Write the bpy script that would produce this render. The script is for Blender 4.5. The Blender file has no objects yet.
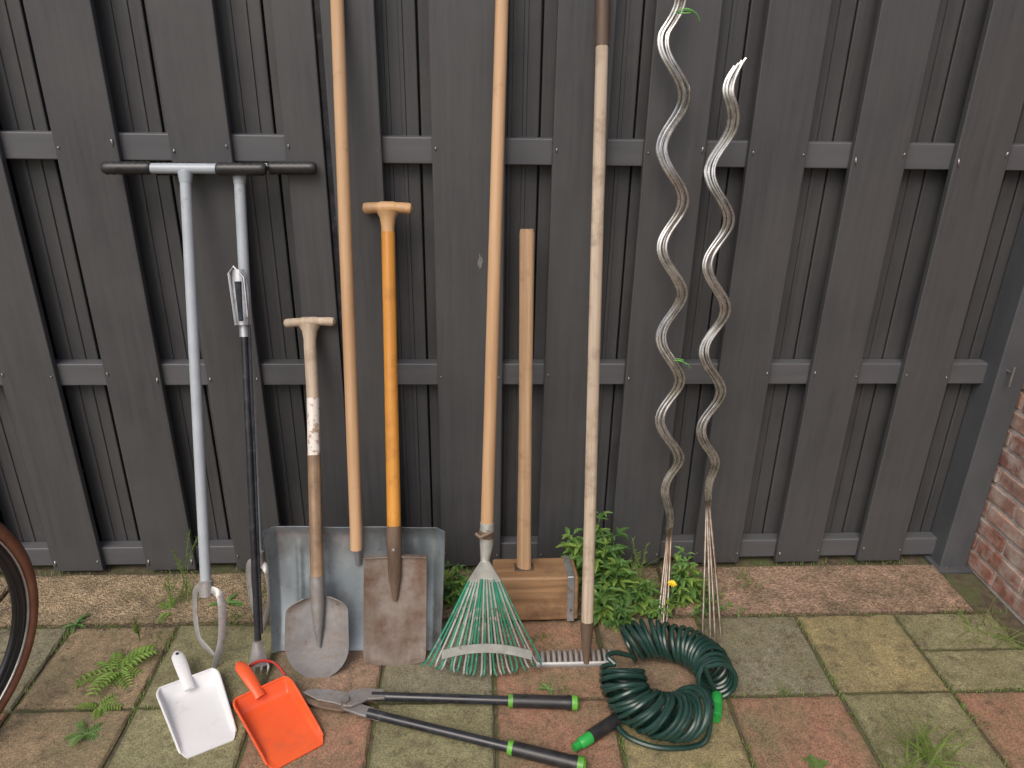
import bpy, math, random
from mathutils import Matrix, Vector
random.seed(7)
rnd=random.random
def U(a,b): return a+(b-a)*rnd()
sc=bpy.context.scene
sc.view_settings.view_transform='Standard'; sc.view_settings.look='None'; sc.view_settings.exposure=0
# ---------------- world / light ----------------
w=bpy.data.worlds.new("World"); sc.world=w; w.use_nodes=True
nt=w.node_tree; bg=nt.nodes['Background']; sky=nt.nodes.new('ShaderNodeTexSky')
sky.sky_type='NISHITA'; sky.sun_disc=False
SE,SA=math.radians(50),math.radians(205)
sky.sun_elevation=SE; sky.sun_rotation=SA; sky.air_density=1.0; sky.dust_density=5.0
nt.links.new(sky.outputs[0],bg.inputs[0]); bg.inputs[1].default_value=0.15
sl=bpy.data.lights.new("sun","SUN"); sl.energy=1.5; sl.angle=math.radians(40); sl.color=(1,.96,.90)
so=bpy.data.objects.new("sun",sl); sc.collection.objects.link(so)
sd=Vector((math.sin(SA)*math.cos(SE),math.cos(SA)*math.cos(SE),math.sin(SE)))
so.rotation_euler=(-sd).to_track_quat('-Z','Y').to_euler(); so.location=(0,-3,5)
# ---------------- camera ----------------
cam=bpy.data.cameras.new("camera"); co=bpy.data.objects.new("camera",cam); sc.collection.objects.link(co); sc.camera=co
cam.lens=26.2; cam.sensor_width=36; cam.clip_end=300
R=(Matrix.Rotation(math.radians(-2.85),4,'Z')@Matrix.Rotation(math.radians(90-23.5),4,'X')@Matrix.Rotation(math.radians(1.03),4,'Z')).to_3x3()
C=Vector((0,-1.96,1.5))
co.matrix_world=Matrix.Translation(C)@R.to_4x4()
f=26.2/36*1024
# survey helpers: real-world position of a photo measurement on a known physical plane
def ray(p): return R@Vector(((p[0]-512)/f,-(p[1]-384)/f,-1))
def onY(p,Y): d=ray(p); return C+d*((Y-C.y)/d.y)
def onZ(p,Z=0): d=ray(p); return C+d*((Z-C.z)/d.z)
# ---------------- materials ----------------
def lk(t,a,b): t.links.new(a,b)
def M(name,c1,c2,scale=10,stretch=(1,1,1),rough=.6,metal=0,bump=.1,c3=None,scale3=4,thr=.55,soft=.1,rv=.1,detail=4,bdist=.002,attr=False,spec=.5,fine=None,c4=None,scale4=30,thr4=.6,soft4=.05):
    m=bpy.data.materials.new(name); m.use_nodes=True; t=m.node_tree; b=t.nodes['Principled BSDF']
    tc=t.nodes.new('ShaderNodeTexCoord'); mp=t.nodes.new('ShaderNodeMapping'); mp.inputs['Scale'].default_value=stretch
    lk(t,tc.outputs['Object'],mp.inputs[0])
    n=t.nodes.new('ShaderNodeTexNoise'); n.inputs['Scale'].default_value=scale; n.inputs['Detail'].default_value=detail; n.inputs['Roughness'].default_value=.65
    lk(t,mp.outputs[0],n.inputs['Vector'])
    r=t.nodes.new('ShaderNodeValToRGB'); r.color_ramp.elements[0].position=.32; r.color_ramp.elements[1].position=.68
    r.color_ramp.elements[0].color=(*c1,1); r.color_ramp.elements[1].color=(*c2,1)
    lk(t,n.outputs['Fac'],r.inputs[0]); out=r.outputs[0]
    if attr:
        a=t.nodes.new('ShaderNodeAttribute'); a.attribute_name='tint'
        mx=t.nodes.new('ShaderNodeMix'); mx.data_type='RGBA'; mx.blend_type='MULTIPLY'; mx.inputs[0].default_value=1
        lk(t,out,mx.inputs[6]); lk(t,a.outputs['Color'],mx.inputs[7]); out=mx.outputs[2]
    for cc,s3,th,sf in ((c3,scale3,thr,soft),(c4,scale4,thr4,soft4)):
        if not cc: continue
        n3=t.nodes.new('ShaderNodeTexNoise'); n3.inputs['Scale'].default_value=s3; n3.inputs['Detail'].default_value=6; n3.inputs['Roughness'].default_value=.7
        lk(t,tc.outputs['Object'],n3.inputs['Vector'])
        mr=t.nodes.new('ShaderNodeMapRange'); mr.inputs[1].default_value=th-sf; mr.inputs[2].default_value=th+sf
        lk(t,n3.outputs['Fac'],mr.inputs[0])
        mx=t.nodes.new('ShaderNodeMix'); mx.data_type='RGBA'; mx.inputs[7].default_value=(*cc,1)
        lk(t,mr.outputs[0],mx.inputs[0]); lk(t,out,mx.inputs[6]); out=mx.outputs[2]
    if fine:
        v=t.nodes.new('ShaderNodeTexVoronoi'); v.inputs['Scale'].default_value=fine
        lk(t,tc.outputs['Object'],v.inputs['Vector'])
        hs=t.nodes.new('ShaderNodeSeparateColor'); lk(t,v.outputs['Color'],hs.inputs[0])
        mr=t.nodes.new('ShaderNodeMapRange'); mr.inputs[3].default_value=.6; mr.inputs[4].default_value=1.35
        lk(t,hs.outputs[0],mr.inputs[0])
        vm=t.nodes.new('ShaderNodeVectorMath'); vm.operation='SCALE'
        lk(t,out,vm.inputs[0]); lk(t,mr.outputs[0],vm.inputs['Scale']); out=vm.outputs[0]
    lk(t,out,b.inputs['Base Color'])
    rr=t.nodes.new('ShaderNodeMapRange'); rr.inputs[3].default_value=max(0,rough-rv); rr.inputs[4].default_value=min(1,rough+rv)
    lk(t,n.outputs['Fac'],rr.inputs[0]); lk(t,rr.outputs[0],b.inputs['Roughness'])
    b.inputs['Metallic'].default_value=metal; b.inputs['Specular IOR Level'].default_value=spec
    if bump:
        bp=t.nodes.new('ShaderNodeBump'); bp.inputs['Strength'].default_value=bump; bp.inputs['Distance'].default_value=bdist
        src=n.outputs['Fac']
        if fine: src=v.outputs['Distance']
        lk(t,src,bp.inputs['Height']); lk(t,bp.outputs[0],b.inputs['Normal'])
    return m
m_fence=M('fence_composite',(.046,.047,.051),(.063,.064,.068),60,(1,1,.05),.52,0,.45,c3=(.076,.076,.078),scale3=2.6,thr=.6,soft=.2,rv=.06,attr=True,bdist=.002,c4=(.085,.084,.082),scale4=140,thr4=.66,soft4=.06)
m_rail=M('fence_rail_grey',(.082,.084,.092),(.10,.102,.11),30,(.1,1,1),.5,0,.15)
m_post=M('fence_post_metal',(.065,.07,.08),(.09,.095,.105),12,(1,1,.3),.45,0,.1)
m_screw=M('screw_steel',(.4,.4,.4),(.5,.5,.5),50,rough=.4,metal=.9,bump=0)
m_pale=M('wood_pale',(.42,.25,.13),(.58,.38,.22),22,(1.6,1.6,.07),.55,0,.25,c3=(.24,.14,.08),scale3=9,thr=.68,soft=.1,c4=(.20,.11,.06),scale4=45,thr4=.72,soft4=.04)
m_beech=M('wood_beech',(.46,.26,.12),(.60,.38,.20),22,(1.6,1.6,.07),.5,0,.2,c3=(.3,.17,.08),scale3=7,thr=.7,soft=.1)
m_oak=M('wood_oak_handle',(.36,.22,.12),(.56,.38,.23),26,(2,2,.05),.6,0,.4,c3=(.22,.12,.06),scale3=8,thr=.64,soft=.1)
m_orange=M('wood_varnished',(.50,.21,.035),(.70,.34,.07),14,(2,2,.07),.3,0,.1,c3=(.26,.10,.025),scale3=6,thr=.63,soft=.12,c4=(.2,.09,.03),scale4=60,thr4=.7)
m_grey_wood=M('wood_weathered',(.36,.28,.21),(.58,.48,.37),28,(2,2,.06),.75,0,.5,c3=(.20,.14,.10),scale3=7,thr=.60,soft=.1)
m_worn=M('wood_worn_brown',(.18,.11,.065),(.38,.26,.16),24,(2,2,.07),.6,0,.35,c3=(.11,.07,.045),scale3=6,thr=.56,soft=.12)
m_tapewood=M('wood_flaked_paint',(.60,.56,.52),(.70,.67,.63),24,(2,2,.4),.6,0,.4,c3=(.34,.23,.15),scale3=38,thr=.55,soft=.03)
m_darkwood=M('wood_dark_end',(.06,.04,.03),(.14,.09,.06),24,(2,2,.1),.6,0,.3)
m_mallet=M('wood_mallet_block',(.18,.095,.045),(.38,.23,.12),15,(.12,2.2,2.2),.6,0,.4,c3=(.13,.07,.04),scale3=8,thr=.60,soft=.1)
m_grypaint=M('auger_grey_enamel',(.33,.37,.41),(.42,.46,.50),9,rough=.35,bump=.03,c3=(.24,.24,.24),scale3=22,thr=.66,soft=.05)
m_steelloop=M('auger_steel',(.34,.33,.32),(.50,.50,.50),14,rough=.45,metal=.5,bump=.15,c3=(.17,.11,.07),scale3=14,thr=.60,soft=.08)
m_blk=M('black_rubber_grip',(.012,.012,.013),(.03,.03,.032),40,rough=.38,bump=.1)
m_blkpaint=M('black_enamel',(.012,.013,.016),(.03,.032,.04),20,rough=.25,bump=.02,c3=(.06,.06,.06),scale3=40,thr=.66)
m_galv=M('galvanised_sheet',(.27,.32,.36),(.48,.54,.58),7,(1,1,.5),.36,.7,.12,c3=(.20,.20,.19),scale3=7,thr=.60,soft=.14,rv=.12,c4=(.14,.12,.10),scale4=30,thr4=.68)
m_galv2=M('galvanised_band',(.36,.38,.40),(.52,.54,.56),18,rough=.42,metal=.7,bump=.1,c3=(.2,.15,.1),scale3=16,thr=.64)
m_blade=M('shovel_steel_dirty',(.17,.165,.165),(.29,.285,.28),12,rough=.6,metal=.3,bump=.3,c3=(.19,.15,.12),scale3=11,thr=.58,soft=.12,c4=(.10,.07,.05),scale4=45,thr4=.66)
m_blade2=M('spade_steel_rusty',(.19,.155,.13),(.33,.29,.26),8,(1.4,1,.35),.58,.25,.3,c3=(.14,.085,.06),scale3=9,thr=.50,soft=.12,c4=(.08,.05,.035),scale4=40,thr4=.66)
m_socket=M('socket_rust',(.10,.065,.045),(.22,.155,.11),16,(1,1,.3),.6,.2,.3)
m_alu=M('spiral_aluminium',(.50,.50,.49),(.78,.78,.77),30,rough=.27,metal=.92,bump=.04,c3=(.30,.27,.24),scale3=12,thr=.62,soft=.1)
m_rustrod=M('spiral_stained_end',(.20,.17,.14),(.36,.32,.28),45,(1,1,.3),.4,.65,.1,c3=(.17,.11,.075),scale3=20,thr=.54)
m_tinegreen=M('tine_green_enamel',(.02,.18,.11),(.05,.28,.18),25,rough=.4,bump=.05,c3=(.3,.3,.28),scale3=35,thr=.6,soft=.04)
m_tinesil=M('tine_zinc',(.42,.43,.41),(.62,.63,.59),25,rough=.4,metal=.5,bump=.05,c3=(.2,.13,.08),scale3=30,thr=.64,soft=.05)
m_green=M('green_plastic',(.02,.30,.05),(.03,.38,.07),10,rough=.35,bump=0)
m_tie=M('green_tie',(.10,.36,.06),(.16,.46,.10),10,rough=.5,bump=0)
m_lime=M('lime_ring',(.10,.36,.03),(.14,.44,.05),10,rough=.4,bump=0,c3=(.08,.14,.04),scale3=40)
m_hose=M('hose_dark_green',(.010,.034,.028),(.020,.056,.044),14,rough=.24,bump=.03)
m_white=M('white_enamel',(.68,.69,.70),(.74,.74,.75),6,rough=.3,bump=.02,c3=(.56,.54,.50),scale3=9,thr=.66,soft=.1,c4=(.3,.25,.2),scale4=60,thr4=.74,soft4=.03)
m_red=M('red_orange_plastic',(.74,.095,.025),(.82,.125,.035),8,rough=.38,bump=.03,c3=(.58,.11,.05),scale3=13,thr=.62,soft=.1,c4=(.3,.15,.08),scale4=55,thr4=.72)
m_redpaint=M('red_paint',(.45,.03,.03),(.6,.05,.04),20,rough=.4,bump=.05,c3=(.2,.1,.08),scale3=40,thr=.6)
m_tyre=M('tyre_brown_sidewall',(.15,.055,.03),(.22,.09,.05),30,rough=.6,bump=.1)
m_tread=M('tyre_tread',(.02,.018,.018),(.05,.045,.04),60,rough=.8,bump=.3)
m_rim=M('rim_black',(.008,.008,.009),(.016,.016,.018),10,rough=.3,bump=0)
m_spoke=M('spoke_steel',(.35,.35,.36),(.5,.5,.5),10,rough=.3,metal=.9,bump=0)
m_soil=M('soil',(.05,.038,.025),(.13,.10,.065),40,rough=.95,bump=.8,c3=(.08,.095,.035),scale3=9,thr=.52,soft=.08,bdist=.006)
m_paver=M('concrete_paver',(.74,.74,.74),(1.15,1.14,1.12),38,rough=.9,bump=.5,c3=(.165,.15,.085),scale3=5.5,thr=.55,soft=.17,attr=True,spec=.2,fine=420,bdist=.0012,c4=(.105,.085,.055),scale4=20,thr4=.62,soft4=.10,detail=6)
m_strip=M('aggregate_concrete',(.72,.71,.69),(1.15,1.13,1.10),22,rough=.9,bump=1,c3=(.15,.12,.075),scale3=5,thr=.56,soft=.13,attr=True,spec=.25,fine=170,bdist=.004)
m_brick=M('brick_red',(.65,.6,.58),(1.2,1.15,1.1),30,rough=.9,bump=.6,c3=(.46,.40,.36),scale3=13,thr=.56,soft=.12,attr=True,spec=.2,bdist=.003,c4=(.10,.07,.06),scale4=24,thr4=.68)
m_mortar=M('mortar',(.36,.33,.30),(.55,.51,.47),35,rough=.95,bump=.7,spec=.2,bdist=.004)
def leafmat(n,a,b,):
    m=M(n,a,b,35,rough=.5,bump=.0,spec=.3); p=m.node_tree.nodes['Principled BSDF']
    t=m.node_tree; o=t.nodes['Material Output']; tr=t.nodes.new('ShaderNodeBsdfTranslucent'); tr.inputs[0].default_value=(b[0]*1.3,b[1]*1.3,b[2],1)
    ms=t.nodes.new('ShaderNodeMixShader'); ms.inputs[0].default_value=.3
    lk(t,p.outputs[0],ms.inputs[1]); lk(t,tr.outputs[0],ms.inputs[2]); lk(t,ms.outputs[0],o.inputs[0]); return m
m_leaf=leafmat('leaf_green',(.09,.19,.05),(.19,.34,.10))
m_leafd=leafmat('leaf_dark',(.06,.14,.04),(.13,.25,.07))
m_leafy=leafmat('leaf_yellow_green',(.15,.26,.05),(.28,.41,.10))
m_grass=leafmat('grass_green',(.12,.21,.05),(.27,.36,.11))
m_stem=M('stem_dry',(.20,.15,.08),(.34,.26,.14),20,rough=.8,bump=0)
m_yellow=M('petal_yellow',(.8,.55,.02),(.85,.62,.04),20,rough=.5,bump=0)
m_dirt=M('debris',(.05,.038,.025),(.24,.18,.12),60,rough=.95,bump=0)
# ---------------- mesh helpers ----------------
def obj(name,vs,fs,mats,parent=None,smooth=True,tint=None,mi=None,angle=None):
    me=bpy.data.meshes.new(name); me.from_pydata([tuple(v) for v in vs],[],fs)
    if not isinstance(mats,(list,tuple)): mats=[mats]
    for m in mats: me.materials.append(m)
    if mi: me.polygons.foreach_set('material_index',mi)
    me.polygons.foreach_set('use_smooth',[smooth]*len(fs))
    if tint:
        at=me.color_attributes.new('tint','FLOAT_COLOR','POINT')
        for i,c in enumerate(tint): at.data[i].color=(*c,1)
    me.update()
    o=bpy.data.objects.new(name,me); sc.collection.objects.link(o)
    if parent: o.parent=parent
    if angle:
        md=o.modifiers.new('n','EDGE_SPLIT'); md.split_angle=math.radians(angle)
    return o
def empty(name,mat=None):
    e=bpy.data.objects.new(name,None); e.empty_display_size=.05; sc.collection.objects.link(e)
    if mat is not None: e.matrix_world=mat
    return e
def spline(pts,k=6):
    pts=[Vector(p) for p in pts]; out=[]
    P=[pts[0]*2-pts[1]]+pts+[pts[-1]*2-pts[-2]]
    for i in range(1,len(P)-2):
        a,b,c,d=P[i-1:i+3]
        for j in range(k):
            t=j/k; out.append(.5*((2*b)+(c-a)*t+(2*a-5*b+4*c-d)*t*t+(3*b-a-3*c+d)*t**3))
    out.append(pts[-1]); return out
def tubegeo(pts,rad,n=12,flat=1.0,hint=None,closed=False,cap=True,base=0):
    pts=[Vector(p) for p in pts]; N=len(pts)
    if not isinstance(rad,(list,tuple)): rad=[rad]*N
    vs=[];fs=[]
    nrm=Vector(hint) if hint else None
    for i,p in enumerate(pts):
        if closed: t=pts[(i+1)%N]-pts[i-1]
        else: t=pts[min(i+1,N-1)]-pts[max(i-1,0)]
        if t.length<1e-9: t=Vector((0,0,1))
        t.normalize()
        if nrm is None: nrm=t.orthogonal()
        nn=(Vector(hint) if hint else nrm); nn=nn-t*nn.dot(t)
        if nn.length<1e-6: nn=t.orthogonal()
        nn.normalize(); nrm=nn; b=t.cross(nn)
        for j in range(n):
            a=2*math.pi*j/n
            vs.append(p+(nn*math.cos(a)*flat+b*math.sin(a))*rad[i])
    for i in range(N if closed else N-1):
        k=(i+1)%N
        for j in range(n):
            l=(j+1)%n; fs.append((base+i*n+j,base+i*n+l,base+k*n+l,base+k*n+j))
    if cap and not closed:
        fs.append(tuple(base+j for j in range(n))[::-1]); fs.append(tuple(base+(N-1)*n+j for j in range(n)))
    return vs,fs
def tube(name,pts,rad,mat,parent=None,n=14,**k):
    vs,fs=tubegeo(pts,rad,n,**k); return obj(name,vs,fs,mat,parent,True,angle=40)
def surf(name,nu,nv,fn,mat,parent=None,th=.003):
    vs=[fn(-1+2*i/nu,j/nv) for j in range(nv+1) for i in range(nu+1)]
    fs=[(j*(nu+1)+i,j*(nu+1)+i+1,(j+1)*(nu+1)+i+1,(j+1)*(nu+1)+i) for j in range(nv) for i in range(nu)]
    o=obj(name,vs,fs,mat,parent,True)
    s=o.modifiers.new('s','SOLIDIFY'); s.thickness=th; s.offset=0
    e=o.modifiers.new('e','EDGE_SPLIT'); e.split_angle=math.radians(45)
    return o
def boxgeo(x0,x1,y0,y1,z0,z1,base=0):
    vs=[Vector((x,y,z)) for z in (z0,z1) for y in (y0,y1) for x in (x0,x1)]
    fs=[(0,2,3,1),(4,5,7,6),(0,1,5,4),(2,6,7,3),(0,4,6,2),(1,3,7,5)]
    return vs,[tuple(base+i for i in q) for q in fs]
def box(name,x0,x1,y0,y1,z0,z1,mat,parent=None,bev=.003):
    vs,fs=boxgeo(x0,x1,y0,y1,z0,z1); o=obj(name,vs,fs,mat,parent,True)
    b=o.modifiers.new('b','BEVEL'); b.width=bev; b.segments=3
    e=o.modifiers.new('w','WEIGHTED_NORMAL'); return o
class Tool:
    """tool leaning on the fence: foot on the ground, top touching the fence"""
    def __init__(s,name,top,Yt,bot,Zb=0.0):
        a=onY(top,Yt); b=onZ(bot,Zb); z=(a-b).normalized(); x=Vector((1,0,0)); x=(x-z*x.dot(z)).normalized(); y=z.cross(x)
        s.m=Matrix((( x.x,y.x,z.x,b.x),(x.y,y.y,z.y,b.y),(x.z,y.z,z.z,b.z),(0,0,0,1))); s.inv=s.m.inverted()
        s.e=empty(name,s.m); s.b=b; s.n=y; s.len=(a-b).length
    def L(s,p,off=0.0):
        d=ray(p); q=s.b+s.n*off; t=(q-C).dot(s.n)/d.dot(s.n); v=s.inv@(C+d*t); return v
# ---------------- ground ----------------
vs=[Vector(v) for v in ((-40,-40,-.009),(40,-40,-.009),(40,40,-.009),(-40,40,-.009))]
obj('ground',vs,[(0,1,2,3)],m_soil,smooth=False)
RED=(.335,.18,.125);GRN=(.27,.255,.145);GRY=(.225,.21,.15);TAN=(.30,.22,.14);PNK=(.32,.205,.15);OLV=(.315,.26,.135)
cells={(4,0):GRN,(3,0):OLV,(2,0):GRY,(1,0):PNK,(0,0):RED,(-1,0):GRY,(-2,0):PNK,(-3,0):GRN,(-4,0):TAN,(-5,0):GRY,
 (5,1):GRN,(4,1):RED,(3,1):GRN,(2,1):RED,(1,1):OLV,(0,1):RED,(-1,1):GRN,(-2,1):RED,(-3,1):GRN,(-4,1):TAN,(-5,1):RED}
def paver(vs,fs,tint,x0,x1,y0,y1,col,h0=-.04):
    g=.003; x0+=g+U(0,.002);x1-=g+U(0,.002);y0+=g+U(0,.002);y1-=g+U(0,.002); c=.006
    zt=[U(-.003,.002) for _ in range(4)]
    k=U(.92,1.08); n=12
    def ringpts(ins,z,jit):
        out=[]
        X0,X1,Y0,Y1=x0+ins,x1-ins,y0+ins,y1-ins
        for (ax,ay),(bx,by) in (((X0,Y0),(X1,Y0)),((X1,Y0),(X1,Y1)),((X1,Y1),(X0,Y1)),((X0,Y1),(X0,Y0))):
            for q in range(n):
                t=q/n; px=ax+(bx-ax)*t; py=ay+(by-ay)*t
                nx,ny=(0,1) if ay==by==Y0 else ((0,-1) if ay==by else ((-1,0) if ax==X1 else (1,0)))
                j=abs(random.gauss(0,jit)) if q else jit
                u=(px-x0)/(x1-x0); v=(py-y0)/(y1-y0)
                zz=zt[0]*(1-u)*(1-v)+zt[1]*u*(1-v)+zt[2]*u*v+zt[3]*(1-u)*v
                out.append(Vector((px+nx*j,py+ny*j,zz+z)))
        return out
    b=len(vs); m=4*n
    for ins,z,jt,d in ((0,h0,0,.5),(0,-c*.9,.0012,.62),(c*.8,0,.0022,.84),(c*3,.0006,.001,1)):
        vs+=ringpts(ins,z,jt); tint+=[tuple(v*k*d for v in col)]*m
    for r in range(3):
        for i in range(m):
            j=(i+1)%m; fs.append((b+r*m+i,b+r*m+j,b+(r+1)*m+j,b+(r+1)*m+i))
    fs.append(tuple(b+3*m+i for i in range(m)))
vs,fs,ti=[],[],[]
for j in range(0,12):
    for i in range(-14,5):
        col=cells.get((i,j)) or random.choice([RED,GRN,GRY,TAN,PNK,OLV])
        x0=.043+.3*i; x1=x0+.3; y1=-.236-.3*j; y0=y1-.3
        if x1>1.55: x1=1.605
        if (i,j)==(4,0):
            paver(vs,fs,ti,x0,x1,y0+.15,y1,GRN); paver(vs,fs,ti,x0,x1,y0,y0+.15,GRN)
        else: paver(vs,fs,ti,x0,x1,y0,y1,col)
obj('patio_paving',vs,fs,m_paver,smooth=False,tint=ti)
vs,fs,ti=[],[],[]
xs=[-4.4,-3.4,-2.4,-1.42,-.42,.58,1.5]
for a,b in zip(xs[:-1],xs[1:]): paver(vs,fs,ti,a,b,-.234,-.006,(.36,.25,.185) if a>-.1 else (.32,.245,.16))
vs=[v+Vector((0,0,.006)) for v in vs]
obj('concrete_edging_strip',vs,fs,m_strip,smooth=False,tint=ti)
# ---------------- fence ----------------
F=empty('composite_fence')
gaps=[(-1.174,-1.04),(-.888,-.762),(-.612,-.48),(-.24,-.115),(.07,.19),(.33,.424),(.583,.695),(.847,.968),(1.112,1.242),(1.385,1.50)]
x=-1.174
while x>-4.3: gaps.insert(0,(x-.283,x-.15)); x-=.283
slats=[(gaps[i][1],gaps[i+1][0]) for i in range(len(gaps)-1)]
vs,fs,ti=[],[],[]
def addslat(a,b,y0,y1,z0,z1,k,flute=0):
    global vs,fs,ti
    w_=b-a; c=.003; prof=[]
    prof=[(a,y1),(a,y0+c),(a+c*.3,y0+c*.3),(a+c,y0)]
    if flute:
        n=flute
        for q in range(1,n):
            xx=a+w_*q/n; prof+=[(xx-.006,y0),(xx-.0045,y0-.004),(xx+.0045,y0-.004),(xx+.006,y0)]
    prof+=[(b-c,y0),(b-c*.3,y0+c*.3),(b,y0+c),(b,y1)]
    o=len(vs); n=len(prof)
    for z in (z0,z1):
        vs+=[Vector((p[0],p[1],z)) for p in prof]
    ti+=[(k,k,k)]*(2*n)
    for q in range(n):
        r=(q+1)%n; fs.append((o+q,o+r,o+n+r,o+n+q))
    fs.append(tuple(o+n+q for q in range(n)))
for a,b in slats:
    k=U(.94,1.10)
    if abs(a+.48)<.01:
        addslat(a,-.384,0,.018,.012,1.93,k); addslat(-.366,b,-.004,.016,.012,1.93,k*1.05)
    else: addslat(a,b,0,.018,.012,1.93,k)
obj('front_slats',vs,fs,m_fence,F,False,tint=ti)
vs,fs,ti=[],[],[]
for a,b in gaps:
    c=(a+b)/2; addslat(c-.085,c+.028,.061,.076,.012,1.93,U(.80,1.0),3); addslat(c+.033,c+.12,.063,.078,.012,1.93,U(.8,.95),0)
obj('rear_slats',vs,fs,m_fence,F,False,tint=ti)
for i,z in enumerate((.05,.668,1.285,1.88)):
    box('rail_%d'%i,-4.4,-.386,.020,.060,z-.033,z+.033,m_rail,F,.004)
    box('rail_%db'%i,-.364,1.52,.020,.060,z-.033,z+.033,m_rail,F,.004)
box('panel_joint_post',-.383,-.367,.012,.075,0,1.95,m_blkpaint,F,.002)
box('added_dark_sheet',-4.4,1.52,.10,.112,.0,1.95,m_blkpaint,F,.002)  # added black sheet: its colour stands in for the darkness behind the slits
vs,fs=[],[]
for a,b in slats:
    for z in (.05,.668,1.285,1.88):
        for xx in (a+.010,b-.010):
            g,h=tubegeo([(xx,-.0040,z+U(-.02,.02)),(xx,.002,z)],.0020,8,base=len(vs)); vs+=g; fs+=h
obj('screws',vs,fs,m_screw,F)
dp=onY((480,262),0); V=[Vector((dp.x,-.0016,dp.z))]; n=14
for i in range(n):
    a=2*math.pi*i/n; r=U(.5,1.2); V.append(Vector((dp.x+math.cos(a)*.007*r,-.0008,dp.z+math.sin(a)*.022*r)))
m_drop=M('lime_stain',(.10,.10,.095),(.24,.23,.21),90,rough=.9,bump=.3)
obj('bird_dropping',V,[(0,1+i,1+(i+1)%n) for i in range(n)],m_drop,F,False)
P_=empty('fence_end_post')
box('post',1.505,1.592,-.03,.06,-.01,2.0,m_post,P_,.004)
box('base_plate',1.49,1.60,-.05,.07,-.008,.004,m_post,P_,.002)
tube('gate_hook',[(1.53,-.03,.70),(1.53,-.05,.70),(1.53,-.055,.72),(1.53,-.055,.66)],.003,m_screw,P_,n=8)
# ---------------- brick wall ----------------
B=empty('brick_wall')
box('mortar_core',1.611,1.83,-3.0,.08,-.01,2.16,m_mortar,B,.004)
vs,fs,ti=[],[],[]
row=0; z=.008
while z<2.1:
    y=.075
    first=True
    while y>-2.95:
        L=.205 if not (first and row%2) else .10
        y0=max(y-L,-2.98); b=len(vs); d=U(-.002,.002)
        g,h=boxgeo(1.604+d,1.64,y0+.001*rnd(),y-.001*rnd(),z+U(0,.002),z+.05+U(-.002,.001),b)
        for q in g:
            if q.x<1.62: q.y+=U(-.002,.002); q.z+=U(-.0015,.0015); q.x+=U(-.001,.001)
        vs+=g; fs+=h; c=random.choice([(.29,.14,.105),(.33,.17,.13),(.25,.13,.11),(.37,.23,.19),(.32,.20,.17)]); ti+=[c]*8
        y=y0-.012; first=False
    z+=.0625; row+=1
bo=obj('bricks',vs,fs,m_brick,B,True,tint=ti)
bb=bo.modifiers.new('b','BEVEL'); bb.width=.003; bb.segments=2; bo.modifiers.new('w','WEIGHTED_NORMAL')
# ---------------- T-bar augers ----------------
def auger(name,top,bot,barL,barR,g1,g2,collar,front,loop):
    T=Tool(name,top,-.035+front,bot); L=T.L
    c=L(collar); t=L(top)
    tube('shaft',[(c.x,0,c.z),((t.x+c.x)/2,0,(t.z+c.z)/2),(t.x,0,t.z)],.0135,m_grypaint,T.e)
    tube('collar',[(c.x,0,c.z-.03),(c.x,0,c.z-.028),(c.x,0,c.z+.012),(c.x,0,c.z+.015)],[.015,.018,.018,.014],m_steelloop,T.e)
    a,b=L(barL),L(barR); zz=t.z; ga,gb=L(g1),L(g2)
    tube('crossbar',[(a.x+.01,0,a.z),(b.x-.01,0,b.z)],.0125,m_grypaint,T.e)
    tube('weld_neck',[(t.x,0,t.z-.03),(t.x,0,t.z-.004)],[.0145,.018],m_grypaint,T.e)
    for nm,p,q in (('grip_left',a,ga),('grip_right',gb,b)):
        n=14; pts=[];r=[]
        for i in range(n+1):
            s=i/n; pts.append((p.x+(q.x-p.x)*s,0,p.z+(q.z-p.z)*s)); r.append((.0165 if i%2 else .0148)*(.8 if i in(0,n) else 1))
        tube(nm,pts,r,m_blk,T.e)
    for k,(pp,s) in enumerate(loop):
        pts=[L(p) for p in pp]; n=len(pts)
        pts=[Vector((p.x,s*math.sin(math.pi*i/(n-1))*.022,p.z)) for i,p in enumerate(pts)]
        sp=spline(pts,6); 
        tube('cutting_blade_%d'%k,sp,[.010 if i<len(sp)-5 else .006+ .001*(len(sp)-i) for i in range(len(sp))],m_steelloop,T.e,n=10,flat=.3,hint=(.6*s,1,.0))
    return T
auger('hand_auger',(239,171),(264,640),(155,169),(316,168),(200,169),(268,168),(258,555),.012,
   [([(257,562),(247,568),(248,595),(258,625)],1),([(260,562),(270,570),(272,600),(262,630)],-1)])
auger('hand_auger',(185,170),(214,668),(103,168),(266,169),(152,168),(216,169),(206,585),-.012,
   [([(205,588),(194,592),(192,612),(197,640),(214,655)],1),([(207,588),(221,592),(225,610),(223,640),(214,668)],-1)])
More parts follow.
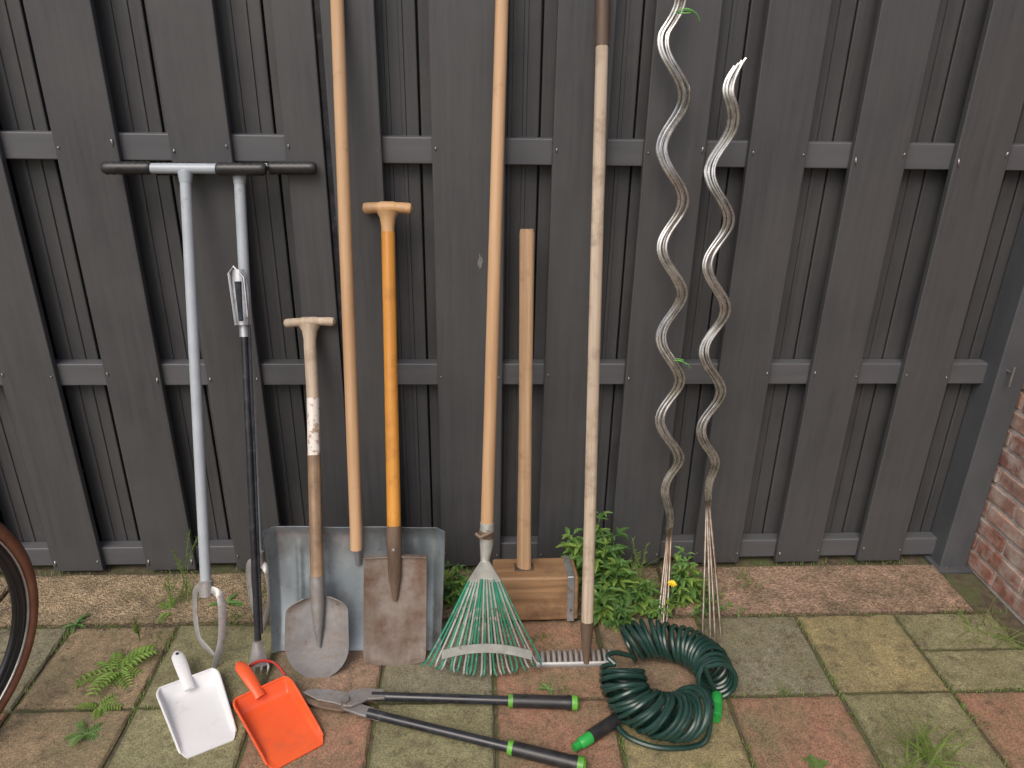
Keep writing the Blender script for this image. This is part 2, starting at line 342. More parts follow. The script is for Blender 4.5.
# ---------------- weed puller ----------------
T=Tool('weed_puller',(240,268),-.085,(262,672)); L=T.L
a,b,c=L((240,270)),L((244,325)),L((258,640))
tube('black_tube',[(b.x,0,b.z+.01),(c.x,0,c.z)],.0088,m_blkpaint,T.e)
tube('pull_rod',[(b.x+.015,-.004,b.z),(c.x+.012,-.004,c.z+.02)],.0035,m_blkpaint,T.e,n=8)
surf('lever_head',6,10,lambda u,v:Vector((b.x+(a.x-b.x)*v+u*(.013+.008*math.sin(v*3)),-.014-.008*(1-u*u),b.z+(a.z-b.z)*v)),m_galv2,T.e,.003)
tube('lever_core',[(b.x,-.02,b.z+.01),(a.x,-.022,a.z-.03)],[.007,.009],m_blkpaint,T.e,n=8)
tube('lever_edge',[(b.x-.014,-.02,b.z),(a.x-.022,-.02,a.z-.01),(a.x-.01,-.02,a.z+.008),(a.x+.014,-.02,a.z-.02),(b.x+.016,-.02,b.z+.02)],.0035,m_screw,T.e,n=8)
tube('lever_neck',[(b.x,0,b.z-.03),(b.x,0,b.z+.03)],.0125,m_galv2,T.e)
surf('foot_head',6,6,lambda u,v:Vector((c.x+u*(.010+.014*(1-v)),-.012*(1-u*u)-.004,c.z*(.25+.75*v)+.0)),m_steelloop,T.e,.004)
q=[L((248,668)),L((262,656)),L((278,662)),L((291,680))]
tube('red_pedal',spline([(q[0].x,-.03,.02),(q[1].x,-.035,.045),(q[2].x,-.035,.04),(q[3].x,-.05,.012)],6),.007,m_redpaint,T.e,n=8,flat=.5)
for i in range(4):
    xx=c.x-.024+.016*i; tube('claw_%d'%i,spline([(xx,-.008,c.z*.3),(xx-.002+.002*i,-.014,.02),(xx,-.02,.0)],5),[.003]*8+[.002,.002,.001],m_steelloop,T.e,n=8)
# ---------------- T-handle maker ----------------
def thandle(T,cx,cz,w,r,mat,neck):
    n=24; pts=[];rr=[]
    for i in range(n+1):
        s=-1+2*i/n; pts.append((cx+s*w/2,0,cz+.004*(1-s*s)))
        e=1-abs(s)**14; rr.append(max(.002,r*(.82+.18*abs(s)**2 if abs(s)>.25 else .95)*e**.5))
    tube('t_grip',pts,rr,mat,T.e,n=16,flat=.85,hint=(0,0,1))
    tube('t_neck',[(neck.x,0,cz-.075),(cx,0,cz-.045),(cx,0,cz-.022),(cx,0,cz-.006)],[.0165,.017,.021,.03],mat,T.e,n=16)
# ---------------- small round shovel ----------------
T=Tool('round_point_shovel',(309,324),-.022,(318,681)); L=T.L
t=L((309,323)); gl,gr=L((283,323)),L((336,323)); p1=L((313,398)); p2=L((314,455)); s0=L((317,578)); 
thandle(T,(gl.x+gr.x)/2,t.z,gr.x-gl.x,.016,m_grey_wood,L((310,345)))
n1=L((310,345))
tube('shaft_upper',[(n1.x,0,n1.z),(p1.x,0,p1.z)],.0165,m_grey_wood,T.e,n=18)
tube('shaft_flaked',[(p1.x,0,p1.z),(p2.x,0,p2.z)],.0168,m_tapewood,T.e,n=18)
tube('shaft_lower',[(p2.x,0,p2.z),(s0.x,0,s0.z)],.0172,m_worn,T.e,n=18)
bt=L((318,602)); wl,wr=L((286,630)),L((350,630)); hw=(wr.x-wl.x)/2; H=bt.z
tube('socket',[(s0.x,-.001,s0.z+.005),(bt.x,-.001,bt.z),(bt.x,-.004,H*.7),(bt.x,.004,H*.42)],[.0195,.0185,.013,.004],m_blade,T.e,n=16)
def wsh(v):
    if v<.45: return (1-(1-v/.45)**2.1)**.55
    if v<.82: return 1.0-.05*(v-.45)
    k=(v-.82)/.18; return .98-.55*k**2.2
surf('blade',20,28,lambda u,v:Vector((bt.x*v+u*hw*max(.02,wsh(v)),-.022*(u*u)*min(1,v*2)+.012-.01*(1-v)*v,v*(H+.012))),m_blade,T.e,.003)
# ---------------- snow shovel ----------------
T=Tool('snow_shovel',(337,0),-.03,(352,650)); L=T.L
a,b=L((337,0)),L((356,528)); d=(a-b).normalized(); top=a+d*.12
tube('handle',[(b.x,.0,b.z-.06),(b.x,0,b.z),(a.x,0,a.z),(top.x,0,top.z)],[.0165,.0165,.0155,.015],m_pale,T.e,n=18)
lt,rt,lb,rb=L((263,532)),L((445,530)),L((273,645)),L((441,642)); H=(lt.z+rt.z)/2
def snow(u,v):
    x=((lt.x*v+lb.x*(1-v))+(rt.x*v+rb.x*(1-v)))/2+u*((rt.x-lt.x)*v+(rb.x-lb.x)*(1-v))/2
    y=.045-.05*(1-v)**2-.07*max(0,v-.75)**1.3
    y-=.030*max(0,(abs(u)-.9)/.1)**1.0 *(.4+.6*v)
    rib=0
    for c in (-.66,-.4,.4,.66): rib=max(rib,1-abs(u-c)/.045)
    if .12<v<.86: y-=.006*max(0,rib)
    if v>.93: y-=.012*(v-.93)/.07
    y+=.0025*math.sin(u*7+v*3)*math.sin(v*5)
    return Vector((x,y,H*v+.002))
surf('scoop',90,24,snow,m_galv,T.e,.0025)
tube('socket',[(b.x,.012,b.z+.06),(b.x,.012,b.z-.02),(b.x,.03,b.z-.12)],[.0165,.018,.008],m_galv2,T.e)
# ---------------- orange spade ----------------
T=Tool('garden_spade',(388,209),-.022,(395,667)); L=T.L
gl,gr=L((362,209)),L((413,209)); t=L((388,209)); n1=L((388,232)); s0=L((394,525)); s1=L((395,590))
thandle(T,(gl.x+gr.x)/2,t.z,gr.x-gl.x,.019,m_beech,n1)
tube('shaft',[(n1.x,0,n1.z),((n1.x+s0.x)/2,0,(n1.z+s0.z)/2),(s0.x,0,s0.z)],[.0175,.0175,.0185],m_orange,T.e,n=18)
tube('socket',[(s0.x,0,s0.z),(s0.x,0,s0.z-.04),(s0.x,-.001,s0.z-.14),(s1.x,.002,s1.z-.03)],[.0195,.021,.017,.006],m_socket,T.e,n=16)
tube('rivet',[(s0.x,-.024,s0.z-.06),(s0.x,-.018,s0.z-.06)],.004,m_screw,T.e,n=8)
lt,rt=L((364,557)),L((427,557)); lb,rb=L((363,660)),L((426,660)); H=(lt.z+rt.z)/2
def sp(u,v):
    x=((lt.x+rt.x)*v+(lb.x+rb.x)*(1-v))/2+u*((rt.x-lt.x)*v+(rb.x-lb.x)*(1-v))/2*(1 if v>.1 else 1-.05*(1-v/.1)**2)
    z=H*v+.012*(u*u)*(1-v)**3; y=.008-.012*u*u*(.4+.6*v)
    return Vector((x,y,z))
surf('blade',20,20,sp,m_blade2,T.e,.003)
surf('tread_edge',14,3,lambda u,v:Vector(((lt.x+rt.x)/2+u*(rt.x-lt.x)/2,-.004-.012*u*u+.02*v,H+.001)),m_blade2,T.e,.003)
# ---------------- leaf rake ----------------
T=Tool('leaf_rake',(502,0),-.022,(483,674)); L=T.L
a,b=L((502,0)),L((487,526)); top=a+(a-b).normalized()*.12
tube('handle',[(b.x,0,b.z),(a.x,0,a.z),(top.x,0,top.z)],[.0165,.0155,.015],m_pale,T.e,n=18)
c=L((485,562))
tube('ferrule',[(b.x,0,b.z+.01),(b.x,0,b.z-.05),(c.x,0,c.z+.01),(c.x,0,c.z-.02)],[.018,.0175,.012,.011],m_tinesil,T.e)
w1=L((476,531)); tube('wing_screw',[(w1.x,-.02,w1.z),(w1.x+.012,-.03,w1.z-.006),(b.x+.01,-.026,w1.z+.006)],.005,m_socket,T.e,n=8)
tube('clamp',[(b.x-.002,0,b.z-.03),(b.x,0,b.z-.012)],.0205,m_socket,T.e)
pl,pr=L((468,578)),L((501,578))
surf('tine_plate',12,5,lambda u,v:Vector((c.x+u*((pr.x-pl.x)/2*(1-v)+.012*v),-.012-.004*u*u,pl.z*(1-v)-.006*(1-u*u)*(1-v)+(c.z+.006)*v)),m_tinesil,T.e,.004)
NT=26
zl=L((427,655)); zr=L((541,655)); zc=L((483,672))
for i in range(NT):
    s=-1+2*i/(NT-1)
    x0=c.x+s*(pr.x-pl.x)/2*.9; z0=pl.z+.004
    xe=zc.x*(1-abs(s))+ (zl.x if s<0 else zr.x)*abs(s)+U(-.004,.004); ze=.032*abs(s)**1.6+(U(0,.006) if i%3 else 0)
    j=U(-.006,.006)
    pts=[Vector((x0,-.014+.002*(i%2),z0)),Vector((x0+(xe-x0)*.5,-.018+.002*(i%2),z0+(ze-z0)*.5)),Vector((x0+(xe-x0)*.92,-.022,z0+(ze+.012-z0)*.92)),Vector((xe+j,-.032,ze+.014)),Vector((xe+j*1.5+.006*s,-.012,ze-.0+.002))]
    tube('tine_%02d'%i,spline(pts,5),.0030,m_tinegreen if (i%2 or i%5==0) else m_tinesil,T.e,n=7,flat=.7)
bl,br,bm=L((444,652)),L((533,650)),L((487,643))
surf('spreader_bar',20,2,lambda u,v:Vector((bm.x+u*(br.x-bl.x)/2,-.027,bm.z-.020*u*u+.012*(v-.5)*2)),m_tinesil,T.e,.003)
# ---------------- mallet ----------------
T=Tool('wooden_mallet',(527,229),-.025,(526,611)); L=T.L
hl,hr=L((493,590)),L((576,590)); top=L((527,229)); hx=L((524,565)).x
vs,fs=tubegeo([(hx,0,.03),(hx,0,.25),((top.x+hx)/2,0,.6),(top.x,0,top.z-.01),(top.x,0,top.z)],[.024,.022,.020,.0215,.019],20,flat=.8)
obj('handle',vs,fs,m_oak,T.e,True,angle=40)
hh=.142
box('head',hl.x,hr.x,-.062,.062,.004,hh,m_mallet,T.e,.008)
xx=hr.x-.034
box('band_right',xx,xx+.022,-.065,.065,.001,hh+.003,m_galv2,T.e,.004)
for zz in (.04,.10): tube('band_nail',[(hr.x-.023,-.068,zz),(hr.x-.023,-.064,zz)],.004,m_socket,T.e,n=8)
box('handle_wedge',hx-.028,hx+.028,-.022,.022,hh-.004,hh+.004,m_darkwood,T.e,.002)
# ---------------- bow rake ----------------
T=Tool('garden_rake',(603,0),-.022,(587,667)); L=T.L
a,m1,b=L((603,0)),L((602,46)),L((587,628)); top=a+(a-b).normalized()*.12
tube('handle',[(b.x,0,b.z),(m1.x,0,m1.z)],[.0160,.0150],m_grey_wood,T.e,n=18)
tube('handle_dark_end',[(m1.x,0,m1.z),(a.x,0,a.z),(top.x,0,top.z)],.0165,m_darkwood,T.e,n=18)
tube('ferrule',[(b.x,0,b.z+.02),(b.x,0,b.z-.05),(b.x,0,.012)],[.0185,.013,.008],m_socket,T.e)
l,r=L((536,664)),L((613,664))
tube('rake_bar',[(l.x,0,.008),(r.x,0,.008)],.0085,m_steelloop,T.e,n=8,flat=.5,hint=(0,1,0))
for i in range(14):
    xx=l.x+.004+(r.x-l.x-.008)*i/13
    tube('tooth_%02d'%i,spline([(xx,.0,.008),(xx,.03,.026),(xx,.055,.022)],4),[.0052]*5+[.0045,.004,.003,.002],m_steelloop,T.e,n=8)
# ---------------- spiral stakes ----------------
def spiral(name,axis,amp,phase,nst,bots,bend,ties):
    E=empty(name); top=onY(axis[0],-.06); mid=onY(axis[1],-.11); pitch=axis[2]
    for k in range(nst):
        off=Vector(((k-(nst-1)/2)*.0080,-.005*(k%2)+.003*k,0)); pts=[]
        n=170; H=top.z-mid.z; lo=.0015*math.sin(k*2.3)
        bp=onZ(bots[k],0)
        for i in range(n+1):
            s=i/n; z=top.z-H*s; c=top.lerp(mid,s)
            A=(amp+lo)*min(1,((1-s)*7)**1.2)*min(1,s*14+.1)
            ph=2*math.pi*((top.z-z)/pitch)+phase
            bx=bend*max(0,1-s*9)**1.5
            w2=1-.35*max(0,(s-.85)/.15)
            pts.append(Vector((c.x+A*math.cos(ph)+bx,c.y+A*.25*math.sin(ph),z))+off*w2*(1+.12*math.sin(11*s+k)))
        pts[0]+=Vector((.001*(k-1),0,.0))
        for q_ in range(6): pts[q_].z+=.006*k*(1-q_/6)
        tube('stake_%d'%k,pts,.0040,m_alu,E,n=8)
        e=pts[-1]; d=(pts[-1]-pts[-6]).normalized(); p1=e+d*.05; mm=p1.lerp(bp,.5)
        tube('stake_end_%d'%k,spline([e,p1,mm,bp+Vector((0,0,-.01))],8),.0036,m_rustrod,E,n=8)
    for t in ties:
        p=onY(t,-.085)
        tube('tie_wire',spline([p+Vector((-.018,0,-.003)),p+Vector((0,-.014,.003)),p+Vector((.018,0,.0)),p+Vector((0,.014,-.002)),p+Vector((-.018,0,.0)),p+Vector((.0,-.02,.006)),p+Vector((.024,-.02,-.004)),p+Vector((.034,-.015,-.018))],5),.0013,m_tie,E,n=6)
spiral('spiral_plant_stakes',((675,-12),(669,528),.243),.027,.3,4,[(658,624),(661,627),(663,629),(667,624)],.012,[(684,12),(677,360)])
spiral('spiral_plant_stakes',((725,66),(708,500),.236),.026,2.9,4,[(703,634),(711,640),(716,642),(722,638)],.038,[])
# ---------------- hose ----------------
E=empty('coiled_garden_hose')
def coil(px,turns,r0,r1,ph=0,tilt=.5,seed=1,jit=.006,lift=0):
    rs=random.Random(seed)
    ax=spline([onZ(p,.05) for p in px],14); n=len(ax)-1; ST=30; N=turns*ST; out=[]
    rr=[r0+(r1-r0)*i/turns+rs.uniform(-jit,jit) for i in range(turns+2)]
    tl=[tilt+rs.uniform(-.10,.10) for i in range(turns+2)]
    yw=[rs.uniform(-.10,.10) for i in range(turns+2)]
    for i in range(N+1):
        s=i/N*n; k=min(int(s),n-1); c=ax[k].lerp(ax[k+1],s-k)
        t=(ax[min(k+2,n)]-ax[max(k-2,0)]); t.z=0; t.normalize()
        q=i//ST; fr=(i%ST)/ST; r=rr[q]*(1-fr)+rr[q+1]*fr; lean=tl[q]*(1-fr)+tl[q+1]*fr; y=yw[q]*(1-fr)+yw[q+1]*fr
        t=Vector((t.x*math.cos(y)-t.y*math.sin(y),t.x*math.sin(y)+t.y*math.cos(y),0))
        side=Vector((-t.y,t.x,0)); a=2*math.pi*i/ST+ph
        v=side*math.cos(a)*r+(Vector((0,0,1))*math.cos(lean)+t*math.sin(lean))*math.sin(a)*r
        p=Vector((c.x,c.y,0))+v; p.z=r*math.cos(lean)*(1+math.sin(a))+.007+lift; out.append(p)
    return out
A=coil([(718,684),(710,664),(688,648),(656,640),(626,644)],19,.045,.050,0,seed=2,tilt=.35,jit=.003)
Bc=coil([(622,668),(626,690),(644,708),(672,716),(694,714)],21,.052,.060,2,seed=5,tilt=.7,jit=.004)
tube('hose_coil_upper',spline([onZ((716,694),.012),A[4],A[6]],4)[:-1]+A[6:],.0066,m_hose,E,n=8)
tube('hose_link',spline([A[-1],A[-1].lerp(Bc[0],.3)+Vector((-.03,0,.02)),A[-1].lerp(Bc[0],.7)+Vector((-.035,0,.02)),Bc[0]],8),.0066,m_hose,E,n=8)
tube('hose_coil_lower',Bc,.0066,m_hose,E,n=8)
tube('hose_tail',spline([Bc[-1],onZ((704,742),.01),onZ((664,748),.01),onZ((630,738),.012),onZ((614,722),.014)],8),.0066,m_hose,E,n=8)
def conn(name,p,q,mats):
    p,q=Vector(p),Vector(q); d=q-p
    tube(name+'_collar',[p,p+d*.06,p+d*.4,p+d*.45],[.011,.0145,.0145,.012],mats[0],E)
    tube(name+'_body',[p+d*.45,p+d*.5,p+d*.85,p+d*.87],[.012,.0155,.0135,.011],mats[1],E)
    tube(name+'_tip',[p+d*.87,p+d],[.010,.010],mats[1],E)
conn('tap_connector',onZ((717,694),.016),onZ((716,720),.016),(m_green,m_green))
conn('hose_nozzle',onZ((616,720),.018),onZ((574,748),.018),(m_blk,m_green))
tube('nozzle_barrel',[onZ((616,720),.018),onZ((590,737),.018)],.0165,m_blk,E)
# ---------------- loppers ----------------
E=empty('lopping_shears')
def lop(name,pts,g0,z):
    P=[onZ(p,z) for p in pts]; a,b=P
    d=b-a
    tube(name+'_arm',[a,b-d*.02],.0115,m_blkpaint,E)
    tube(name+'_ring',[a+d*g0,a+d*(g0+.022)],.0172,m_lime,E)
    n=12; tube(name+'_grip',[a+d*(g0+.022+(1-g0-.045)*i/n) for i in range(n+1)],[.0165+.001*math.sin(i*3.1)+(.0015 if i==n-1 else 0) for i in range(n+1)],m_blk,E)
    tube(name+'_cap',[b-d*.035,b-d*.01,b],[.0185,.0185,.012],m_lime,E)
lop('upper_handle',((372,696),(579,703)),.66,.02)
lop('lower_handle',((368,713),(586,766)),.66,.02)
p=onZ((345,704),.02)
tube('pivot_bolt',[p+Vector((0,0,-.012)),p+Vector((0,0,.018))],.012,m_screw,E,n=6)
def flatpoly(name,px,z,th,mat,par):
    P=[onZ(q,z) for q in px]; n=len(P); vs=P+[q+Vector((0,0,th)) for q in P]
    fs=[tuple(range(n))[::-1],tuple(range(n,2*n))]+[(i,(i+1)%n,n+(i+1)%n,n+i) for i in range(n)]
    o=obj(name,vs,fs,mat,par,False); b=o.modifiers.new('b','BEVEL'); b.width=.0015; return o
flatpoly('steel_arm_upper',[(342,698),(352,692),(366,690),(384,691),(385,700),(368,701),(352,708),(343,708)],.022,.008,m_blade,E)
flatpoly('steel_arm_lower',[(338,704),(350,698),(362,706),(380,712),(379,722),(358,716),(344,711)],.012,.008,m_blade,E)
flatpoly('cutting_blade',[(302,693),(312,690),(330,690),(350,694),(354,702),(346,708),(334,704),(318,701)],.018,.005,m_blade,E)
flatpoly('anvil_hook',[(350,700),(354,710),(340,713),(322,710),(308,705),(303,700),(309,701),(322,704),(336,704)],.008,.009,m_socket,E)
# ---------------- dustpans ----------------
def dustpan(name,bl,br,fr,fl,h0,h1,mat,hb=.045,hz=.055,hole=False):
    E=empty(name)
    BL,BR=onZ(bl,hb),onZ(br,hb); FR,FL=onZ(fr,.004),onZ(fl,.004)
    nu,nv=36,34
    def fn(u,v):
        a=FL.lerp(BL,v); b=FR.lerp(BR,v); c=(a+b)/2; hw=(b-a)/2
        cr=1-(max(0,(v-.84)/.16)**3)*.16; 
        if v<.14: cr=1-.16*((.14-v)/.14)**2.2
        p=c+hw*u*cr
        rim=hb*(min(1,v*1.25)*.9+.1)
        side=max(0,(abs(u)-.84)/.16); back=max(0,(v-.9)/.1)
        s=max(side**1.3,back**1.3); s=min(1,s)
        p.z=.003+ rim*s*(min(1,v*5)) 
        return p
    surf('pan',nu,nv,fn,mat,E,.003)
    rim=[fn(-1,j/nv) for j in range(3,nv+1)]+[fn(-1+2*i/nu,1) for i in range(1,nu)]+[fn(1,1-j/nv) for j in range(0,nv-2)]
    tube('rolled_rim',rim,.0032,mat,E,n=8)
    A=onZ(h0,hz); Bm=onZ(h1,hb); d=(A-Bm)
    n=12; pts=[Bm-d*.12+Vector((0,0,-.004))]+[Bm.lerp(A,i/n)+Vector((0,0,.006*math.sin(i/n*3))) for i in range(n+1)]
    tube('handle',pts,[.014]+[.013+.0035*math.sin(i/n*2.6) for i in range(n-1)]+[.012,.006],mat,E,n=14,flat=.5,hint=(0,0,1))
    if hole:
        q=pts[-3]; tube('hanging_hole',[q+Vector((0,0,-.010)),q+Vector((0,0,.0095))],.004,m_blk,E,n=10)
    return E
dustpan('metal_dustpan',(155,691),(217,668),(238,738),(183,760),(176,652),(188,684),m_white,.03,.05,True)
dustpan('plastic_dustpan',(231,702),(288,676),(327,742),(271,772),(238,663),(258,692),m_red,.035,.06)
# ---------------- bicycle wheel ----------------
phi=math.radians(66); ex=Vector((math.cos(phi),math.sin(phi),0)); rw=.35
P=onZ((34,574),.34); c=P-ex*rw; c.z=rw
Wm=Matrix.Translation(c)@Matrix(((ex.x,-ex.y,0,0),(ex.y,ex.x,0,0),(0,0,1,0),(0,0,0,1)))
E=empty('bicycle_wheel',Wm)
def ring(name,r,rad,mat,y=0,n=10,flat=1,hint=None):
    tube(name,[(r*math.cos(a),y,r*math.sin(a)) for a in [2*math.pi*i/96 for i in range(96)]],rad,mat,E,n=n,closed=True)
ring('tyre',rw-.017,.017,m_tyre); 
tube('tread',[((rw-.0165)*math.cos(a),0,(rw-.0165)*math.sin(a)) for a in [2*math.pi*i/96 for i in range(96)]],.0172,m_tread,E,n=12,closed=True).scale=(1.004,.55,1.004)
ring('rim',rw-.042,.0125,m_rim); ring('rim_inner',rw-.054,.009,m_rim); ring('rim_line',rw-.033,.003,m_screw,y=-.012,n=6)
tube('hub',[(0,-.045,0),(0,-.04,0),(0,.04,0),(0,.045,0)],[.01,.022,.022,.01],m_spoke,E)
for i in range(32):
    a=2*math.pi*i/32; b=a+(.35 if i%4<2 else -.35); y=.035 if i%2 else -.035
    tube('spoke_%02d'%i,[(.02*math.cos(b),y,.02*math.sin(b)),((rw-.055)*math.cos(a),0,(rw-.055)*math.sin(a))],.001,m_spoke,E,n=5)
# ---------------- plants ----------------
def addleaf(V,Fc,p,d,up,Ln,W,ser=.25,droop=.3,nseg=7,fold=.25):
    d=d.normalized(); s=d.cross(up)
    if s.length<1e-4: s=Vector((1,0,0))
    s.normalize(); n=s.cross(d).normalized(); b=len(V)
    for i in range(nseg+1):
        t=i/nseg; wd=W*.5*math.sin(math.pi*min(1,t*.93+.05))**.8*(1-.35*t)
        if i%2: wd*=1-ser
        if i==nseg: wd=0.0005
        c=p+d*Ln*t-Vector((0,0,1))*droop*Ln*t*t
        V+= [c-s*wd+n*wd*fold*2,c,c+s*wd+n*wd*fold*2]
        if i: 
            k=b+3*i; Fc+=[(k-3,k-2,k+1,k),(k-2,k-1,k+2,k+1)]
def weed(name,p,h,nst,lsz,mat,spread=.35,narrow=.5,gap=.03):
    V,Fc,mi=[],[],[]
    for s in range(nst):
        az=U(0,6.28); ln=U(.05,spread); d=Vector((math.cos(az)*ln,math.sin(az)*ln-.05,1)).normalized(); hh=h*U(.55,1)
        q=[p+Vector((math.cos(az)*.01,math.sin(az)*.01,-.01))+d*hh*t+Vector((0,0,-.1*ln*hh*t*t)) for t in (0,.3,.6,1)]
        g,hf=tubegeo(q,[.0022,.002,.0016,.001],5,base=len(V)); V+=g; Fc+=hf; mi+=[0]*len(hf)
        nl=int(hh/gap)+2
        for k in range(nl):
            t=(k+1)/nl; idx=min(2,int(t*3)); c=q[idx].lerp(q[idx+1],t*3-idx)
            for sg in (0,math.pi):
                a=az+k*1.6+sg+U(-.35,.35)
                dd=Vector((math.cos(a),math.sin(a),U(.1,.8))).normalized()
                sz=lsz*U(.65,1.2)*(1.15-.5*t); o=len(Fc)
                c2=c+dd*sz*.3; g,hf=tubegeo([c,c2],[.0008,.0008],4,base=len(V)); V+=g; Fc+=hf; mi+=[0]*(len(Fc)-o); o=len(Fc)
                addleaf(V,Fc,c2,dd,Vector((0,0,1)),sz,sz*narrow,droop=U(.1,.5))
                sd=dd.cross(Vector((0,0,1)))
                if rnd()<.6:
                    for w2 in (1,-1): addleaf(V,Fc,c2,dd*.5+sd*w2,Vector((0,0,1)),sz*.7,sz*narrow*.7,droop=U(.1,.5))
                mi+=[rnd()<.35 and 1 or 0]*(len(Fc)-o)
    return obj(name,V,Fc,[mat,m_leafy],smooth=False,mi=mi)
def tuft(name,p,n,h,spread=.5,wd=.003,mat=None,area=.02):
    V,Fc=[],[]
    for i in range(n):
        a=U(0,6.28); r=U(0,area); b=p+Vector((math.cos(a)*r,math.sin(a)*r,-.008)); az=U(0,6.28); l=U(.1,spread)
        d=Vector((math.cos(az)*l,math.sin(az)*l,1)).normalized(); hh=h*U(.4,1); s=d.cross(Vector((math.cos(az+1.3),math.sin(az+1.3),.2))).normalized(); o=len(V); k=5
        for j in range(k+1):
            t=j/k; c=b+d*hh*t+Vector((math.cos(az),math.sin(az),-1.0))*hh*.38*l*t*t*1.6
            w_=wd*.5*(1-t**1.6)+.0002; V+=[c-s*w_,c+s*w_]
            if j: Fc.append((o+2*j-2,o+2*j-1,o+2*j+1,o+2*j))
    return obj(name,V,Fc,mat or m_grass,smooth=False)
def seedstalk(name,p,n,h):
    V,Fc=[],[]
    for i in range(n):
        az=U(0,6.28); l=U(.05,.35); hh=h*U(.6,1)
        pts=[p+Vector((math.cos(az)*l*hh*t*t,math.sin(az)*l*hh*t*t*.5,hh*t-.008)) for t in (0,.25,.5,.75,1)]
        g,hf=tubegeo(pts,[.0011]*5,4,base=len(V)); V+=g; Fc+=hf
        for k in range(18):
            t=.6+.4*k/18; c=pts[2].lerp(pts[4],(t-.5)*2); a=U(0,6.28)
            addleaf(V,Fc,c,Vector((math.cos(a),math.sin(a),1.2)),Vector((1,0,0)),.014,.0045,ser=0,nseg=2,droop=0)
    return obj(name,V,Fc,m_grass,smooth=False)
def rosette(name,p,n,Ln,mat,compound=True):
    V,Fc=[],[]
    for i in range(n):
        az=i*2.4+U(-.3,.3); el=U(.15,.9); d=Vector((math.cos(az),math.sin(az),el)).normalized(); l=Ln*U(.6,1.1)
        if compound:
            m=8
            for k in range(1,m+1):
                t=k/m; c=p+d*l*t-Vector((0,0,.45*l*t*t))
                for sg in (1,-1):
                    s=Vector((-math.sin(az),math.cos(az),.15))*sg
                    addleaf(V,Fc,c,s+d*.6,Vector((0,0,1)),l*.30*(1.05-.7*abs(t-.45)),l*.11,nseg=4,droop=.2)
            addleaf(V,Fc,p,d,Vector((0,0,1)),l,l*.05,nseg=5,droop=.45)
        else: addleaf(V,Fc,p,d,Vector((0,0,1)),l,l*.3,nseg=8,ser=.4,droop=.5)
    return obj(name,V,Fc,mat,smooth=False)
G=lambda x,y:onZ((x,y),0)
for (x,y,h,n,l,mt) in ((586,584,.29,7,.062,m_leaf),(600,592,.25,7,.062,m_leafd),(616,594,.19,6,.06,m_leaf),(604,614,.13,6,.055,m_leaf),(620,624,.08,5,.05,m_leafd),(640,608,.10,5,.045,m_leafd),(690,596,.17,6,.05,m_leaf),(676,600,.11,5,.045,m_leafd),(446,598,.15,5,.045,m_leafd),(462,606,.14,5,.042,m_leaf),(655,614,.07,5,.035,m_leaf),(708,612,.07,4,.04,m_leafd)):
    weed('leafy_weed',G(x,y),h,n,l,mt)
for (x,y,n,h) in ((188,602,16,.14),(262,596,22,.16),(172,600,10,.11),(625,592,26,.22),(645,598,20,.24),(745,583,8,.14),(232,620,22,.07),(135,600,8,.08),(160,640,12,.04),(310,640,14,.05),(540,640,25,.06),(560,688,16,.04),(700,600,18,.15),(660,606,16,.13),(720,600,10,.09)):
    tuft('grass_tuft',G(x,y),n,h,.7,.0028,area=.035)
tuft('grass_tuft',G(928,762),40,.2,.8,.005,area=.06); tuft('grass_tuft',G(905,775),18,.13,.8,.004,area=.05); tuft('grass_tuft',G(950,775),12,.15,.8,.004,area=.04)
tuft('grass_tuft',G(985,632),26,.16,1.5,.003,area=.06); tuft('grass_tuft',G(1010,640),14,.12,1.4,.003,area=.05)
tuft('grass_tuft',G(780,690),12,.06,.8,.002,area=.02); tuft('grass_tuft',G(850,715),10,.06,.9,.002,area=.02); tuft('grass_tuft',G(700,768),14,.05,.9,.002,area=.03)
seedstalk('seeding_grass',G(188,598),4,.26); seedstalk('seeding_grass',G(172,608),3,.13); seedstalk('seeding_grass',G(636,602),4,.24); seedstalk('seeding_grass',G(140,640),3,.08)
rosette('fern_leaf_weed',G(118,672),9,.11,m_leafy); rosette('fern_leaf_weed',G(98,708),6,.06,m_leafy); rosette('fern_leaf_weed',G(84,735),6,.055,m_leaf)
rosette('dandelion',G(75,625),6,.06,m_leafd,False); rosette('dandelion',G(225,605),8,.07,m_leaf,False); rosette('dandelion',G(548,690),7,.045,m_leaf,False); rosette('dandelion',G(735,608),6,.05,m_leaf,False)
rosette('fern_leaf_weed',G(170,612),7,.06,m_leafy); rosette('fern_leaf_weed',G(818,766),7,.035,m_leaf)
E=empty('yellow_flower',Matrix.Translation(G(674,606)))
hp=onY((672,584),-.2)-G(674,606)
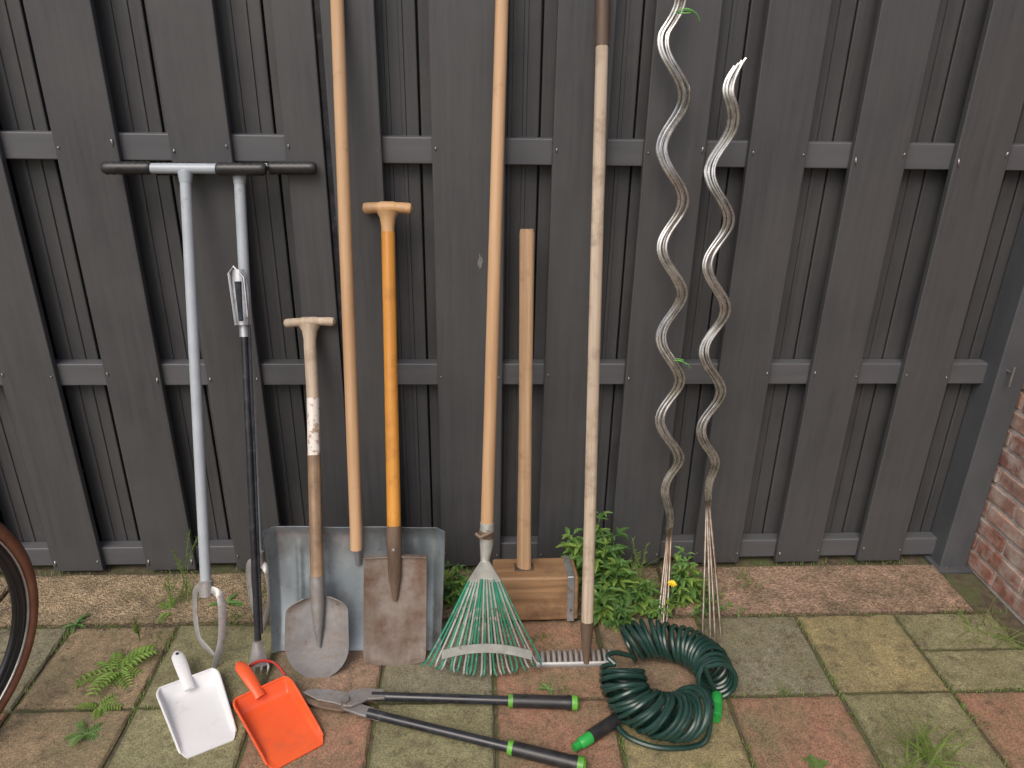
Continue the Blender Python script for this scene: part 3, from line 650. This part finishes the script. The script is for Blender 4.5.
tube('flower_stem',[(0,0,0),hp*.6,hp],.0016,m_leafd,E,n=6)
V,Fc=[],[]
for i in range(26):
    a=i*2.4; addleaf(V,Fc,hp,Vector((math.cos(a),math.sin(a)-.3,.3+.03*i)),Vector((0,-.4,1)),.016,.006,ser=0,nseg=3)
obj('petals',V,Fc,m_yellow,E,False)
V,Fc=[],[]
def blade(p,h):
    a=U(0,6.28); d=Vector((math.cos(a)*.6,math.sin(a)*.6,1)); s=Vector((-math.sin(a),math.cos(a),0))*.0011; o=len(V)
    V.extend([p-s,p+s,p+d*h]); Fc.append((o,o+1,o+2))
for j in range(0,6):
    y=-.236-.3*j
    for q in range(1500):
        x=U(-1.6,1.6)
        if math.sin(x*9+j*2)+math.sin(x*23+j)+U(-1,1)>.5: blade(Vector((x,y+U(-.006,.006),-.006)),U(.005,.016))
for i in range(-6,6):
    x=.043+.3*i
    for q in range(900):
        y=U(-1.4,-.24)
        if math.sin(y*11+i*2)+math.sin(y*27+i)+U(-1,1)>.6: blade(Vector((x+U(-.006,.006),y,-.006)),U(.005,.014))
for q in range(1500):
    x=U(-1.6,1.5); 
    if math.sin(x*7)+math.sin(x*19+1)+U(-1,1)>.7: blade(Vector((x,U(-.02,.01),0)),U(.006,.022))
obj('joint_grass',V,Fc,m_grass,smooth=False)
V,Fc=[],[]
for q in range(2200):
    x=U(-1.6,1.6); y=random.choice([U(-1.2,-.02),random.gauss(-.24,.02),U(-.04,-.0),-.236-.3*random.randint(0,3)+random.gauss(0,.008)]); r=U(.001,.0032)*(1.6 if rnd()<.04 else 1); o=len(V)
    z=.001+(.006 if y>-.234 else 0)
    c=Vector((x,y,z)); V+=[c+Vector((r,0,0)),c+Vector((0,r*1.5,0)),c+Vector((-r,0,0)),c+Vector((0,-r,0)),c+Vector((0,0,r*.8))]
    Fc+=[(o,o+1,o+4),(o+1,o+2,o+4),(o+2,o+3,o+4),(o+3,o,o+4)]
obj('gravel_debris',V,Fc,m_dirt,smooth=False)
